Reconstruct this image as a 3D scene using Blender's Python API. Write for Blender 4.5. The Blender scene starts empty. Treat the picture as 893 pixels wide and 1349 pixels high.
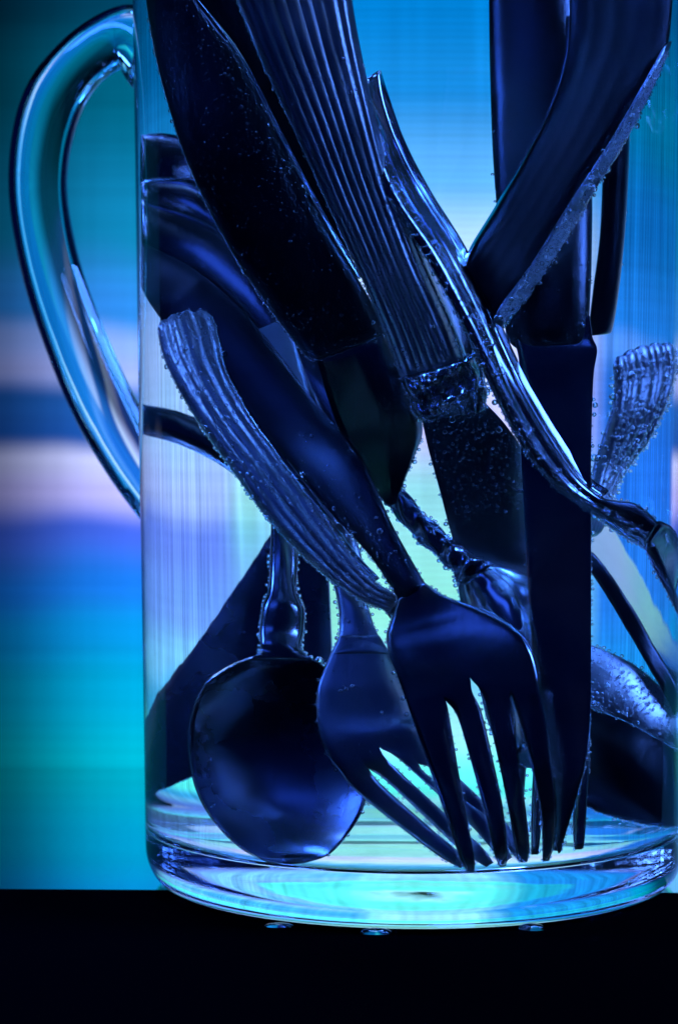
import bpy, math, random
from mathutils import Vector, Euler, noise
random.seed(7)
sc = bpy.context.scene
CM = 0.01

# ------------------------------------------------------------------ camera
W, H, F = 893, 1349, 3480.0
cd = bpy.data.cameras.new('camera'); cam = bpy.data.objects.new('camera', cd)
sc.collection.objects.link(cam); sc.camera = cam
PITCH = math.radians(3.2); YAW = math.atan((546.0 - W / 2) / F)
cam.location = (0, -0.50, 0.098)
cam.rotation_euler = Euler((math.pi / 2 - PITCH, 0, YAW))
cd.sensor_fit = 'VERTICAL'; cd.sensor_height = 24
cd.lens = 24 * F / H
cd.clip_start = 0.01; cd.clip_end = 50
cd.dof.use_dof = True; cd.dof.focus_distance = 0.465
cd.dof.aperture_fstop = (cd.lens / 1000) / 0.0050

# ------------------------------------------------------------------ world and lamps
w = bpy.data.worlds.new('World'); sc.world = w; w.use_nodes = True
bg = w.node_tree.nodes['Background']
bg.inputs[0].default_value = (0.0008, 0.006, 0.09, 1); bg.inputs[1].default_value = 0.28

def area_lamp(name, loc, target, size, size_y, power, color):
    ld = bpy.data.lights.new(name, 'AREA'); ld.shape = 'RECTANGLE'
    ld.size = size; ld.size_y = size_y; ld.energy = power; ld.color = color
    lo = bpy.data.objects.new(name, ld); sc.collection.objects.link(lo)
    lo.location = loc
    lo.rotation_euler = (Vector(target) - Vector(loc)).to_track_quat('-Z', 'Y').to_euler()
    return lo
area_lamp('front_fill', (-0.25, -0.45, 0.62), (0, 0, 0.07), 0.40, 0.16, 0.30, (0.03, 0.12, 1.0))  # added fill for a faint blue sheen on the metal, no real fixture
area_lamp('right_edge_fill', (0.50, -0.12, 0.50), (0, 0, 0.09), 0.20, 0.26, 5.0, (0.08, 0.24, 1.0))  # added light for the right-facing edges of the cutlery
area_lamp('left_rim_fill', (-0.46, -0.05, 0.50), (0, 0, 0.08), 0.12, 0.14, 1.5, (0.04, 0.16, 1.0))  # weaker added light, meant for left-facing rims
area_lamp('bubble_glint_fill', (-0.10, 0.12, 0.55), (0, 0, 0.08), 0.10, 0.10, 2.4, (0.05, 0.22, 1.0))  # small added light that gives the bubbles their glints

sc.view_settings.view_transform = 'Standard'; sc.view_settings.look = 'None'
sc.view_settings.exposure = 0.0; sc.view_settings.gamma = 1.0
sc.render.engine = 'CYCLES'
cy = sc.cycles
cy.use_denoising = True; cy.denoiser = 'OPENIMAGEDENOISE'
cy.max_bounces = 28; cy.transmission_bounces = 28; cy.glossy_bounces = 10; cy.diffuse_bounces = 3
cy.transparent_max_bounces = 8
cy.caustics_reflective = True; cy.caustics_refractive = True
cy.sample_clamp_indirect = 25.0; cy.blur_glossy = 0.1

# ------------------------------------------------------------------ node helpers
def mat(name):
    m = bpy.data.materials.new(name); m.use_nodes = True
    nt = m.node_tree; nt.nodes.clear()
    out = nt.nodes.new('ShaderNodeOutputMaterial')
    return m, nt, out
def nd(nt, t, **kw):
    n = nt.nodes.new(t)
    for k, v in kw.items(): setattr(n, k, v)
    return n
def mth(nt, op, a, b=None, c=None, clamp=False):
    n = nt.nodes.new('ShaderNodeMath'); n.operation = op; n.use_clamp = clamp
    for i, v in enumerate((a, b, c)):
        if v is None: continue
        if isinstance(v, (int, float)): n.inputs[i].default_value = v
        else: nt.links.new(v, n.inputs[i])
    return n.outputs[0]
def srgb(r, g, b):
    f = lambda c: (c / 255 / 12.92) if c <= 10 else ((c / 255 + .055) / 1.055) ** 2.4
    return (f(r), f(g), f(b), 1)

def glass(name, ior, bump=0.0, rough=0.0, tint=(1, 1, 1, 1)):
    m, nt, out = mat(name)
    g = nd(nt, 'ShaderNodeBsdfGlass'); g.inputs['IOR'].default_value = ior; g.inputs['Roughness'].default_value = rough
    g.inputs['Color'].default_value = tint
    if bump:
        tc = nd(nt, 'ShaderNodeTexCoord'); mp = nd(nt, 'ShaderNodeMapping')
        mp.inputs['Scale'].default_value = (160, 160, 9)
        nt.links.new(tc.outputs['Object'], mp.inputs[0])
        ns = nd(nt, 'ShaderNodeTexNoise'); ns.inputs['Scale'].default_value = 1.0; ns.inputs['Detail'].default_value = 1.5
        nt.links.new(mp.outputs[0], ns.inputs['Vector'])
        bp = nd(nt, 'ShaderNodeBump'); bp.inputs['Strength'].default_value = bump; bp.inputs['Distance'].default_value = 0.0004
        nt.links.new(ns.outputs[0], bp.inputs['Height']); nt.links.new(bp.outputs[0], g.inputs['Normal'])
    nt.links.new(g.outputs[0], out.inputs[0])
    return m
M_GLASS = glass('jug_glass', 1.5, 0.10)
M_HANDLE = glass('handle_glass', 1.5, 0.35, tint=(.88, 1.0, .98, 1))
M_IFACE = glass('water_against_glass', 1.333 / 1.5)
M_SURF = glass('water_surface', 1.333)
M_BUB = glass('air_in_water', 1 / 1.333)
M_SEED = glass('air_in_glass', 1 / 1.5)

def steel(name, base, rough, streak=60):
    m, nt, out = mat(name)
    p = nd(nt, 'ShaderNodeBsdfPrincipled')
    p.inputs['Metallic'].default_value = 1.0
    tc = nd(nt, 'ShaderNodeTexCoord')
    mp = nd(nt, 'ShaderNodeMapping'); mp.inputs['Scale'].default_value = (900, 900, 90)
    nt.links.new(tc.outputs['Object'], mp.inputs[0])
    n1 = nd(nt, 'ShaderNodeTexNoise'); n1.inputs['Scale'].default_value = 1.0; n1.inputs['Detail'].default_value = 4
    nt.links.new(mp.outputs[0], n1.inputs['Vector'])
    n2 = nd(nt, 'ShaderNodeTexNoise'); n2.inputs['Scale'].default_value = 90; n2.inputs['Detail'].default_value = 5
    nt.links.new(tc.outputs['Object'], n2.inputs['Vector'])
    r = mth(nt, 'MULTIPLY_ADD', n2.outputs[0], 0.16, rough - 0.08)
    nt.links.new(r, p.inputs['Roughness'])
    cr = nd(nt, 'ShaderNodeValToRGB')
    cr.color_ramp.elements[0].position = .35; cr.color_ramp.elements[0].color = tuple(c * .8 for c in base) + (1,)
    cr.color_ramp.elements[1].position = .65; cr.color_ramp.elements[1].color = base + (1,)
    nt.links.new(n2.outputs[0], cr.inputs[0]); nt.links.new(cr.outputs[0], p.inputs['Base Color'])
    bp = nd(nt, 'ShaderNodeBump'); bp.inputs['Strength'].default_value = 0.25; bp.inputs['Distance'].default_value = 0.0001
    nt.links.new(n1.outputs[0], bp.inputs['Height']); nt.links.new(bp.outputs[0], p.inputs['Normal'])
    nt.links.new(p.outputs[0], out.inputs[0])
    return m
M_STEEL = steel('polished_steel', (.46, .47, .50), .18)
M_BRUSH = steel('brushed_steel', (.50, .51, .54), .32)
M_SATIN = steel('satin_steel', (.72, .74, .80), .30)  # satin finish, base also paled to carry a light sheen
M_SOFT = steel('dimmed_steel', (.30, .33, .42), .27)  # darker bluish copy, base colour lowered to dim reflected sheen
M_BRIGHT = steel('highlight_steel', (.85, .86, .90), .16)  # paler copy: highlights on edges and one bowl put into the base colour
M_MATTE = steel('dull_shaded_steel', (.05, .055, .07), .5)  # rough, with base blackened to keep lamp sheen off the handle
M_DARK = steel('shaded_steel', (.075, .08, .10), .32)  # steel blackened in its base colour to stand for unlit cutlery

# table: polished dark top; mat: black paper
m, nt, out = mat('polished_table'); p = nd(nt, 'ShaderNodeBsdfPrincipled')
p.inputs['Base Color'].default_value = (.55, .70, .72, 1)
p.inputs['Metallic'].default_value = 1.0
n = nd(nt, 'ShaderNodeTexNoise'); n.inputs['Scale'].default_value = 40; n.inputs['Detail'].default_value = 6
tc = nd(nt, 'ShaderNodeTexCoord'); nt.links.new(tc.outputs['Object'], n.inputs['Vector'])
nt.links.new(mth(nt, 'MULTIPLY_ADD', n.outputs[0], .10, .02), p.inputs['Roughness'])
nt.links.new(p.outputs[0], out.inputs[0]); M_TABLE = m
m, nt, out = mat('black_paper'); p = nd(nt, 'ShaderNodeBsdfPrincipled')
p.inputs['Base Color'].default_value = (.0008, .001, .002, 1); p.inputs['Roughness'].default_value = .75
p.inputs['Specular IOR Level'].default_value = .0
n = nd(nt, 'ShaderNodeTexNoise'); n.inputs['Scale'].default_value = 900; n.inputs['Detail'].default_value = 3
tc = nd(nt, 'ShaderNodeTexCoord'); nt.links.new(tc.outputs['Object'], n.inputs['Vector'])
bp = nd(nt, 'ShaderNodeBump'); bp.inputs['Strength'].default_value = .3; bp.inputs['Distance'].default_value = .0002
nt.links.new(n.outputs[0], bp.inputs['Height']); nt.links.new(bp.outputs[0], p.inputs['Normal'])
nt.links.new(p.outputs[0], out.inputs[0]); M_PAPER = m

# screen picture: bands of light in z, changing across x, with a pixel grid
SCREEN_Y = 14.0
def ramp(nt, fac, stops):
    cr = nd(nt, 'ShaderNodeValToRGB'); el = cr.color_ramp.elements
    cr.color_ramp.interpolation = 'EASE'
    stops = sorted(stops)
    el[0].position = stops[0][0]; el[0].color = srgb(*stops[0][1])
    el[1].position = stops[-1][0]; el[1].color = srgb(*stops[-1][1])
    for s in stops[1:-1]:
        e = el.new(s[0]); e.color = srgb(*s[1])
    nt.links.new(fac, cr.inputs[0]); return cr.outputs[0]
m, nt, out = mat('screen_picture')
tc = nd(nt, 'ShaderNodeTexCoord'); sx = nd(nt, 'ShaderNodeSeparateXYZ'); nt.links.new(tc.outputs['Object'], sx.inputs[0])
X, Z = sx.outputs[0], sx.outputs[2]          # metres
# soft wobble of the bands
nz = nd(nt, 'ShaderNodeTexNoise'); nz.inputs['Scale'].default_value = 14; nz.inputs['Detail'].default_value = 2
nt.links.new(tc.outputs['Object'], nz.inputs['Vector'])
zz = mth(nt, 'MULTIPLY_ADD', nz.outputs[0], .022, Z)
zz = mth(nt, 'SUBTRACT', zz, .011)
def zr(z): return (z + 2) / 26.0             # cm -> 0..1
zf = mth(nt, 'MULTIPLY_ADD', zz, 100 / 26.0, 2 / 26.0, clamp=True)
PY = lambda py: zr(19.0 - 0.01835 * py - 0.35)   # height on the screen of a row of the picture
Lr = ramp(nt, zf, [(PY(-250), (0, 15, 30)), (PY(0), (0, 50, 76)), (PY(130), (0, 82, 110)), (PY(300), (10, 112, 158)), (PY(410), (40, 120, 205)),
    (PY(445), (120, 150, 225)), (PY(488), (140, 155, 225)), (PY(522), (28, 84, 168)), (PY(572), (26, 80, 168)), (PY(610), (180, 188, 242)), (PY(655), (165, 165, 235)),
    (PY(715), (56, 90, 205)), (PY(790), (20, 106, 208)), (PY(850), (5, 128, 200)), (PY(915), (0, 143, 188)), (PY(1014), (0, 156, 182))])
Cr = ramp(nt, zf, [(PY(-250), (0, 60, 120)), (PY(-15), (20, 150, 190)), (PY(5), (40, 180, 205)), (PY(22), (0, 120, 200)), (PY(120), (20, 135, 220)), (PY(240), (90, 175, 250)), (PY(340), (170, 210, 255)),  # teal stripe near the top stands in for the bright waterline
    (PY(460), (190, 200, 255)), (PY(560), (180, 185, 250)), (PY(640), (130, 200, 215)), (PY(800), (130, 215, 205)), (PY(880), (110, 195, 235)), (PY(950), (150, 235, 250)), (PY(1014), (90, 240, 235))])
Br = ramp(nt, zf, [(PY(-250), (0, 30, 70)), (PY(0), (0, 70, 120)), (PY(150), (0, 100, 150)), (PY(300), (8, 95, 175)), (PY(430), (24, 110, 205)), (PY(470), (70, 130, 225)), (PY(520), (28, 100, 205)),
    (PY(640), (30, 105, 220)), (PY(760), (30, 110, 215)), (PY(900), (20, 130, 215)), (PY(1000), (30, 170, 215)), (PY(1150), (20, 150, 190))])
Rr = ramp(nt, zf, [(PY(-250), (0, 40, 80)), (PY(60), (0, 90, 155)), (PY(200), (20, 125, 205)), (PY(350), (80, 145, 235)), (PY(480), (140, 180, 245)),
    (PY(560), (145, 188, 250)), (PY(640), (150, 178, 250)), (PY(700), (95, 130, 240)), (PY(800), (100, 150, 245)), (PY(870), (110, 190, 250)), (PY(930), (60, 170, 240)), (PY(1014), (90, 245, 245))])
def mixc(a, b, f, bt='MIX'):
    n = nd(nt, 'ShaderNodeMix', data_type='RGBA', blend_type=bt)
    for v, i in ((f, 0), (a, 6), (b, 7)):
        if isinstance(v, (int, float)): n.inputs[i].default_value = v
        elif isinstance(v, tuple): n.inputs[i].default_value = v
        else: nt.links.new(v, n.inputs[i])
    return n.outputs[2]
fL = nd(nt, 'ShaderNodeMapRange'); fL.interpolation_type = 'SMOOTHSTEP'; nt.links.new(X, fL.inputs[0])
fL.inputs[1].default_value = -.066; fL.inputs[2].default_value = -.055; fL.inputs[3].default_value = 1; fL.inputs[4].default_value = 0
fR = nd(nt, 'ShaderNodeMapRange'); fR.interpolation_type = 'SMOOTHSTEP'; nt.links.new(X, fR.inputs[0])
fR.inputs[1].default_value = .002; fR.inputs[2].default_value = .008
fB = nd(nt, 'ShaderNodeMapRange'); fB.interpolation_type = 'SMOOTHSTEP'; nt.links.new(X, fB.inputs[0])
fB.inputs[1].default_value = -.014; fB.inputs[2].default_value = -.005; fB.inputs[3].default_value = 1; fB.inputs[4].default_value = 0
col = mixc(Cr, Rr, fR.outputs[0]); col = mixc(col, Br, fB.outputs[0]); col = mixc(col, Lr, fL.outputs[0])
# upright streaks that differ from column to column
cb = nd(nt, 'ShaderNodeCombineXYZ')
nt.links.new(mth(nt, 'MULTIPLY', X, 330), cb.inputs[0]); nt.links.new(mth(nt, 'MULTIPLY', Z, 9), cb.inputs[2])
st = nd(nt, 'ShaderNodeTexNoise'); st.inputs['Scale'].default_value = 1.0; st.inputs['Detail'].default_value = 5; st.inputs['Roughness'].default_value = .7
nt.links.new(cb.outputs[0], st.inputs['Vector'])
sv = nd(nt, 'ShaderNodeMapRange'); nt.links.new(st.outputs[0], sv.inputs[0])
sv.inputs[1].default_value = .32; sv.inputs[2].default_value = .68; sv.inputs[3].default_value = .60; sv.inputs[4].default_value = 1.15
# green tint patches
gt = nd(nt, 'ShaderNodeMapRange'); nt.links.new(st.outputs[1], gt.inputs[0]) if False else nt.links.new(nz.outputs[0], gt.inputs[0])
gt.inputs[1].default_value = .52; gt.inputs[2].default_value = .68; gt.inputs[3].default_value = 0; gt.inputs[4].default_value = .35
col = mixc(col, mixc(col, (.55, 1.0, .75, 1), 1.0, 'MULTIPLY'), gt.outputs[0])
# green cast in one column of the picture, and its far right dimmed to keep a reflection off the jug wall
gx = mth(nt, 'MULTIPLY', mth(nt, 'SUBTRACT', X, .0085), 1 / .004); gz = mth(nt, 'MULTIPLY', mth(nt, 'SUBTRACT', Z, .065), 1 / .02)
gg = mth(nt, 'EXPONENT', mth(nt, 'MULTIPLY', mth(nt, 'ADD', mth(nt, 'MULTIPLY', gx, gx), mth(nt, 'MULTIPLY', gz, gz)), -1.0))
col = mixc(col, srgb(110, 205, 165), mth(nt, 'MULTIPLY', gg, .6))
fr = nd(nt, 'ShaderNodeMapRange'); fr.interpolation_type = 'SMOOTHSTEP'; nt.links.new(X, fr.inputs[0])
fr.inputs[1].default_value = .10; fr.inputs[2].default_value = .19; fr.inputs[3].default_value = 0; fr.inputs[4].default_value = .93
col = mixc(col, srgb(0, 45, 100), fr.outputs[0])
# scan lines: fine pixel grid plus coarser lines
g1 = mth(nt, 'SINE', mth(nt, 'MULTIPLY', Z, 2 * math.pi / .0016)); g2 = mth(nt, 'SINE', mth(nt, 'MULTIPLY', X, 2 * math.pi / .0016))
grid = mth(nt, 'MULTIPLY_ADD', g1, .12, 1.0); grid = mth(nt, 'MULTIPLY', grid, mth(nt, 'MULTIPLY_ADD', g2, .10, 1.0))
cb2 = nd(nt, 'ShaderNodeCombineXYZ'); nt.links.new(mth(nt, 'MULTIPLY', Z, 420), cb2.inputs[2]); nt.links.new(mth(nt, 'MULTIPLY', X, 4), cb2.inputs[0])
hl = nd(nt, 'ShaderNodeTexNoise'); hl.inputs['Scale'].default_value = 1.0; hl.inputs['Detail'].default_value = 2
nt.links.new(cb2.outputs[0], hl.inputs['Vector'])
hv = nd(nt, 'ShaderNodeMapRange'); nt.links.new(hl.outputs[0], hv.inputs[0])
hv.inputs[1].default_value = .35; hv.inputs[2].default_value = .65; hv.inputs[3].default_value = .93; hv.inputs[4].default_value = 1.04
# lens vignette painted into the picture, darker towards the far left
vx = nd(nt, 'ShaderNodeMapRange'); vx.interpolation_type = 'SMOOTHSTEP'; nt.links.new(X, vx.inputs[0])
vx.inputs[1].default_value = -.105; vx.inputs[2].default_value = -.066; vx.inputs[3].default_value = .22; vx.inputs[4].default_value = 1.12
sl = mixc(sv.outputs[0], (1, 1, 1, 1), mth(nt, 'MULTIPLY', fL.outputs[0], .85))
stre = mth(nt, 'MULTIPLY', mth(nt, 'MULTIPLY', grid, hv.outputs[0]), mth(nt, 'MULTIPLY', vx.outputs[0], sl))
em = nd(nt, 'ShaderNodeEmission'); nt.links.new(col, em.inputs[0]); nt.links.new(mth(nt, 'MULTIPLY', stre, 1.5), em.inputs[1])
nt.links.new(em.outputs[0], out.inputs[0]); M_SCREEN = m
m, nt, out = mat('black_plastic'); p = nd(nt, 'ShaderNodeBsdfPrincipled')
p.inputs['Base Color'].default_value = (.01, .01, .012, 1); p.inputs['Roughness'].default_value = .4
nt.links.new(p.outputs[0], out.inputs[0]); M_PLASTIC = m

# ------------------------------------------------------------------ mesh helpers
def obj(name, verts, faces, material, parent=None, smooth=True, scale=CM):
    me = bpy.data.meshes.new(name)
    me.from_pydata([tuple(c * scale for c in v) for v in verts], [], faces)
    me.materials.append(material)
    if smooth: me.polygons.foreach_set('use_smooth', [True] * len(me.polygons))
    me.update()
    o = bpy.data.objects.new(name, me); sc.collection.objects.link(o)
    if parent: o.parent = parent
    return o
def tag(o, label=None, cat=None, group=None, kind=None):
    if label: o['label'] = label
    if cat: o['category'] = cat
    if group: o['group'] = group
    if kind: o['kind'] = kind
    return o
def thing(name, label, cat, group=None, loc=(0, 0, 0)):
    o = bpy.data.objects.new(name, None); sc.collection.objects.link(o)
    o.empty_display_size = .01; o.location = loc
    return tag(o, label, cat, group)
def lathe(profile, n=192, cap_start=False, cap_end=False):
    """profile: (r, z) list; faces wound so that normals point to the right of the walking direction"""
    vs, fs = [], []
    for r, z in profile:
        for i in range(n):
            a = 2 * math.pi * i / n; vs.append((r * math.cos(a), r * math.sin(a), z))
    for j in range(len(profile) - 1):
        for i in range(n):
            k = (i + 1) % n
            fs.append((j * n + i, j * n + k, (j + 1) * n + k, (j + 1) * n + i))
    if cap_start: fs.append(tuple(reversed(range(n))))
    if cap_end: fs.append(tuple((len(profile) - 1) * n + i for i in range(n)))
    return vs, fs
def box(a, b):
    x0, y0, z0 = a; x1, y1, z1 = b
    v = [(x0, y0, z0), (x1, y0, z0), (x1, y1, z0), (x0, y1, z0), (x0, y0, z1), (x1, y0, z1), (x1, y1, z1), (x0, y1, z1)]
    return v, [(0, 3, 2, 1), (4, 5, 6, 7), (0, 1, 5, 4), (1, 2, 6, 5), (2, 3, 7, 6), (3, 0, 4, 7)]

# ------------------------------------------------------------------ the setting
v, f = box((-60, -45, -2), (60, SCREEN_Y + 8, -.04)); tag(obj('table', v, f, M_TABLE, smooth=False), kind='structure')
v, f = box((-45, -40, -.036), (45, -1.2, -.008))
tag(obj('paper_sheet', v, f, M_PAPER, smooth=False), 'black paper sheet lying on the table under the front of the jug', 'paper')
mon = thing('monitor', 'blurred glowing blue screen standing behind the glass jug', 'screen', loc=(0, SCREEN_Y * CM, 0))
v, f = box((-26, 0, -.03), (26, .25, 26)); obj('display', v, f, M_SCREEN, mon, smooth=False)
v, f = box((-27.2, .26, -.03), (27.2, 1.8, 27)); obj('back_cover', v, f, M_PLASTIC, mon, smooth=False)

# ------------------------------------------------------------------ the jug
R0, KT, TW, ZF, HT, ZW = 5.1, 0.011, 0.33, 0.95, 22.0, 19.5
ro = lambda z: R0 + KT * z
ri = lambda z: ro(z) - TW
prof = [(0.01, .36), (1.0, .34), (2.0, .28), (3.0, .2), (3.6, .13), (4.0, .08), (4.3, .02), (4.5, .0), (4.66, .03)]   # hollow underside, shaped so that the base glows
for i in range(1, 9):                       # rounded heel
    a = math.pi / 2 * i / 8
    prof.append((4.66 + (ro(.75) - 4.66) * math.sin(a), .75 - .72 * math.cos(a)))
for z in (1.2, 2, 4, 7, 10, 13, 16, 19, 21.7): prof.append((ro(z), z))
prof += [(ro(21.9) - .05, 21.93), (ro(22) - .16, 22.0), (ri(22) + .06, 21.93), (ri(21.7), 21.7), (ri(ZW), ZW)]
jug = thing('glass_jug', 'clear straight glass jug full of water with cutlery standing in it', 'jug')
v, f = lathe(prof, cap_start=True); obj('body', v, f, M_GLASS, jug)
# water: side and floor against glass, top against air
wp = [(0.01, ZF - .02), (2.5, ZF - .02), (4.1, ZF)]
for i in range(1, 7):
    a = math.pi / 2 * i / 6
    wp.append((4.35 + (ri(ZF + .4) - 4.35) * math.sin(a), ZF + .4 - .38 * math.cos(a)))
for z in (2.2, 3, 6, 9, 12, 15, 18, ZW - .002): wp.append((ri(z), z))
v, f = lathe(wp, cap_start=True)
wat = obj('water', v, f, M_IFACE); tag(wat, 'clear still water filling the glass jug around the cutlery', 'water')
wat.data.materials.append(M_SURF)
v, f = lathe([(ri(ZW) - .001, ZW - .001), (4.0, ZW - .03), (0.01, ZW - .03)], cap_end=True)
s = obj('water_surface', v, f, M_SURF, wat)

# glass handle: thick oval rod
HP = [(-4.95, 1.2, 15.8, .8, .7), (-5.6, 1.5, 16.15, .58, .5), (-6.5, 1.8, 15.7, .54, .48), (-7.15, 2.0, 14.8, .58, .48), (-7.4, 2.0, 13.4, .56, .48), (-7.2, 2.0, 11.9, .56, .48),
      (-6.75, 1.9, 10.5, .58, .48), (-6.15, 1.8, 9.1, .60, .48), (-5.5, 1.85, 7.95, .6, .5), (-4.7, 1.75, 6.8, .55, .45)]
def cr_pts(P, n=6):
    out = []
    for i in range(len(P) - 1):
        p0 = P[max(i - 1, 0)]; p1 = P[i]; p2 = P[i + 1]; p3 = P[min(i + 2, len(P) - 1)]
        for j in range(n):
            t = j / n
            out.append([.5 * (2 * b + (c - a) * t + (2 * a - 5 * b + 4 * c - d) * t * t + (-a + 3 * b - 3 * c + d) * t ** 3) for a, b, c, d in zip(p0, p1, p2, p3)])
    out.append(list(P[-1])); return out
pts = cr_pts(HP, 8); vs, fs = [], []; NS = 32
for i, p in enumerate(pts):
    a = Vector(pts[max(i - 1, 0)][:3]); b = Vector(pts[min(i + 1, len(pts) - 1)][:3]); t = (b - a).normalized()
    side = t.cross(Vector((0, 1, 0))).normalized(); bn = side.cross(t).normalized()
    for k in range(NS):
        th = 2 * math.pi * k / NS
        e = 1 + .05 * math.cos(4 * th)
        q = Vector(p[:3]) + side * (p[3] * math.cos(th) * e) + bn * (p[4] * math.sin(th) * e); vs.append(tuple(q))
for j in range(len(pts) - 1):
    for k in range(NS):
        l = (k + 1) % NS; fs.append((j * NS + k, (j + 1) * NS + k, (j + 1) * NS + l, j * NS + l))
fs.append(tuple(range(NS))); fs.append(tuple(reversed([(len(pts) - 1) * NS + k for k in range(NS)])))
ho = obj('handle', vs, fs, M_HANDLE, jug)
import bmesh
for o_ in (ho,):
    bm = bmesh.new(); bm.from_mesh(o_.data); bmesh.ops.recalc_face_normals(bm, faces=bm.faces); bm.to_mesh(o_.data); bm.free()

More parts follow.
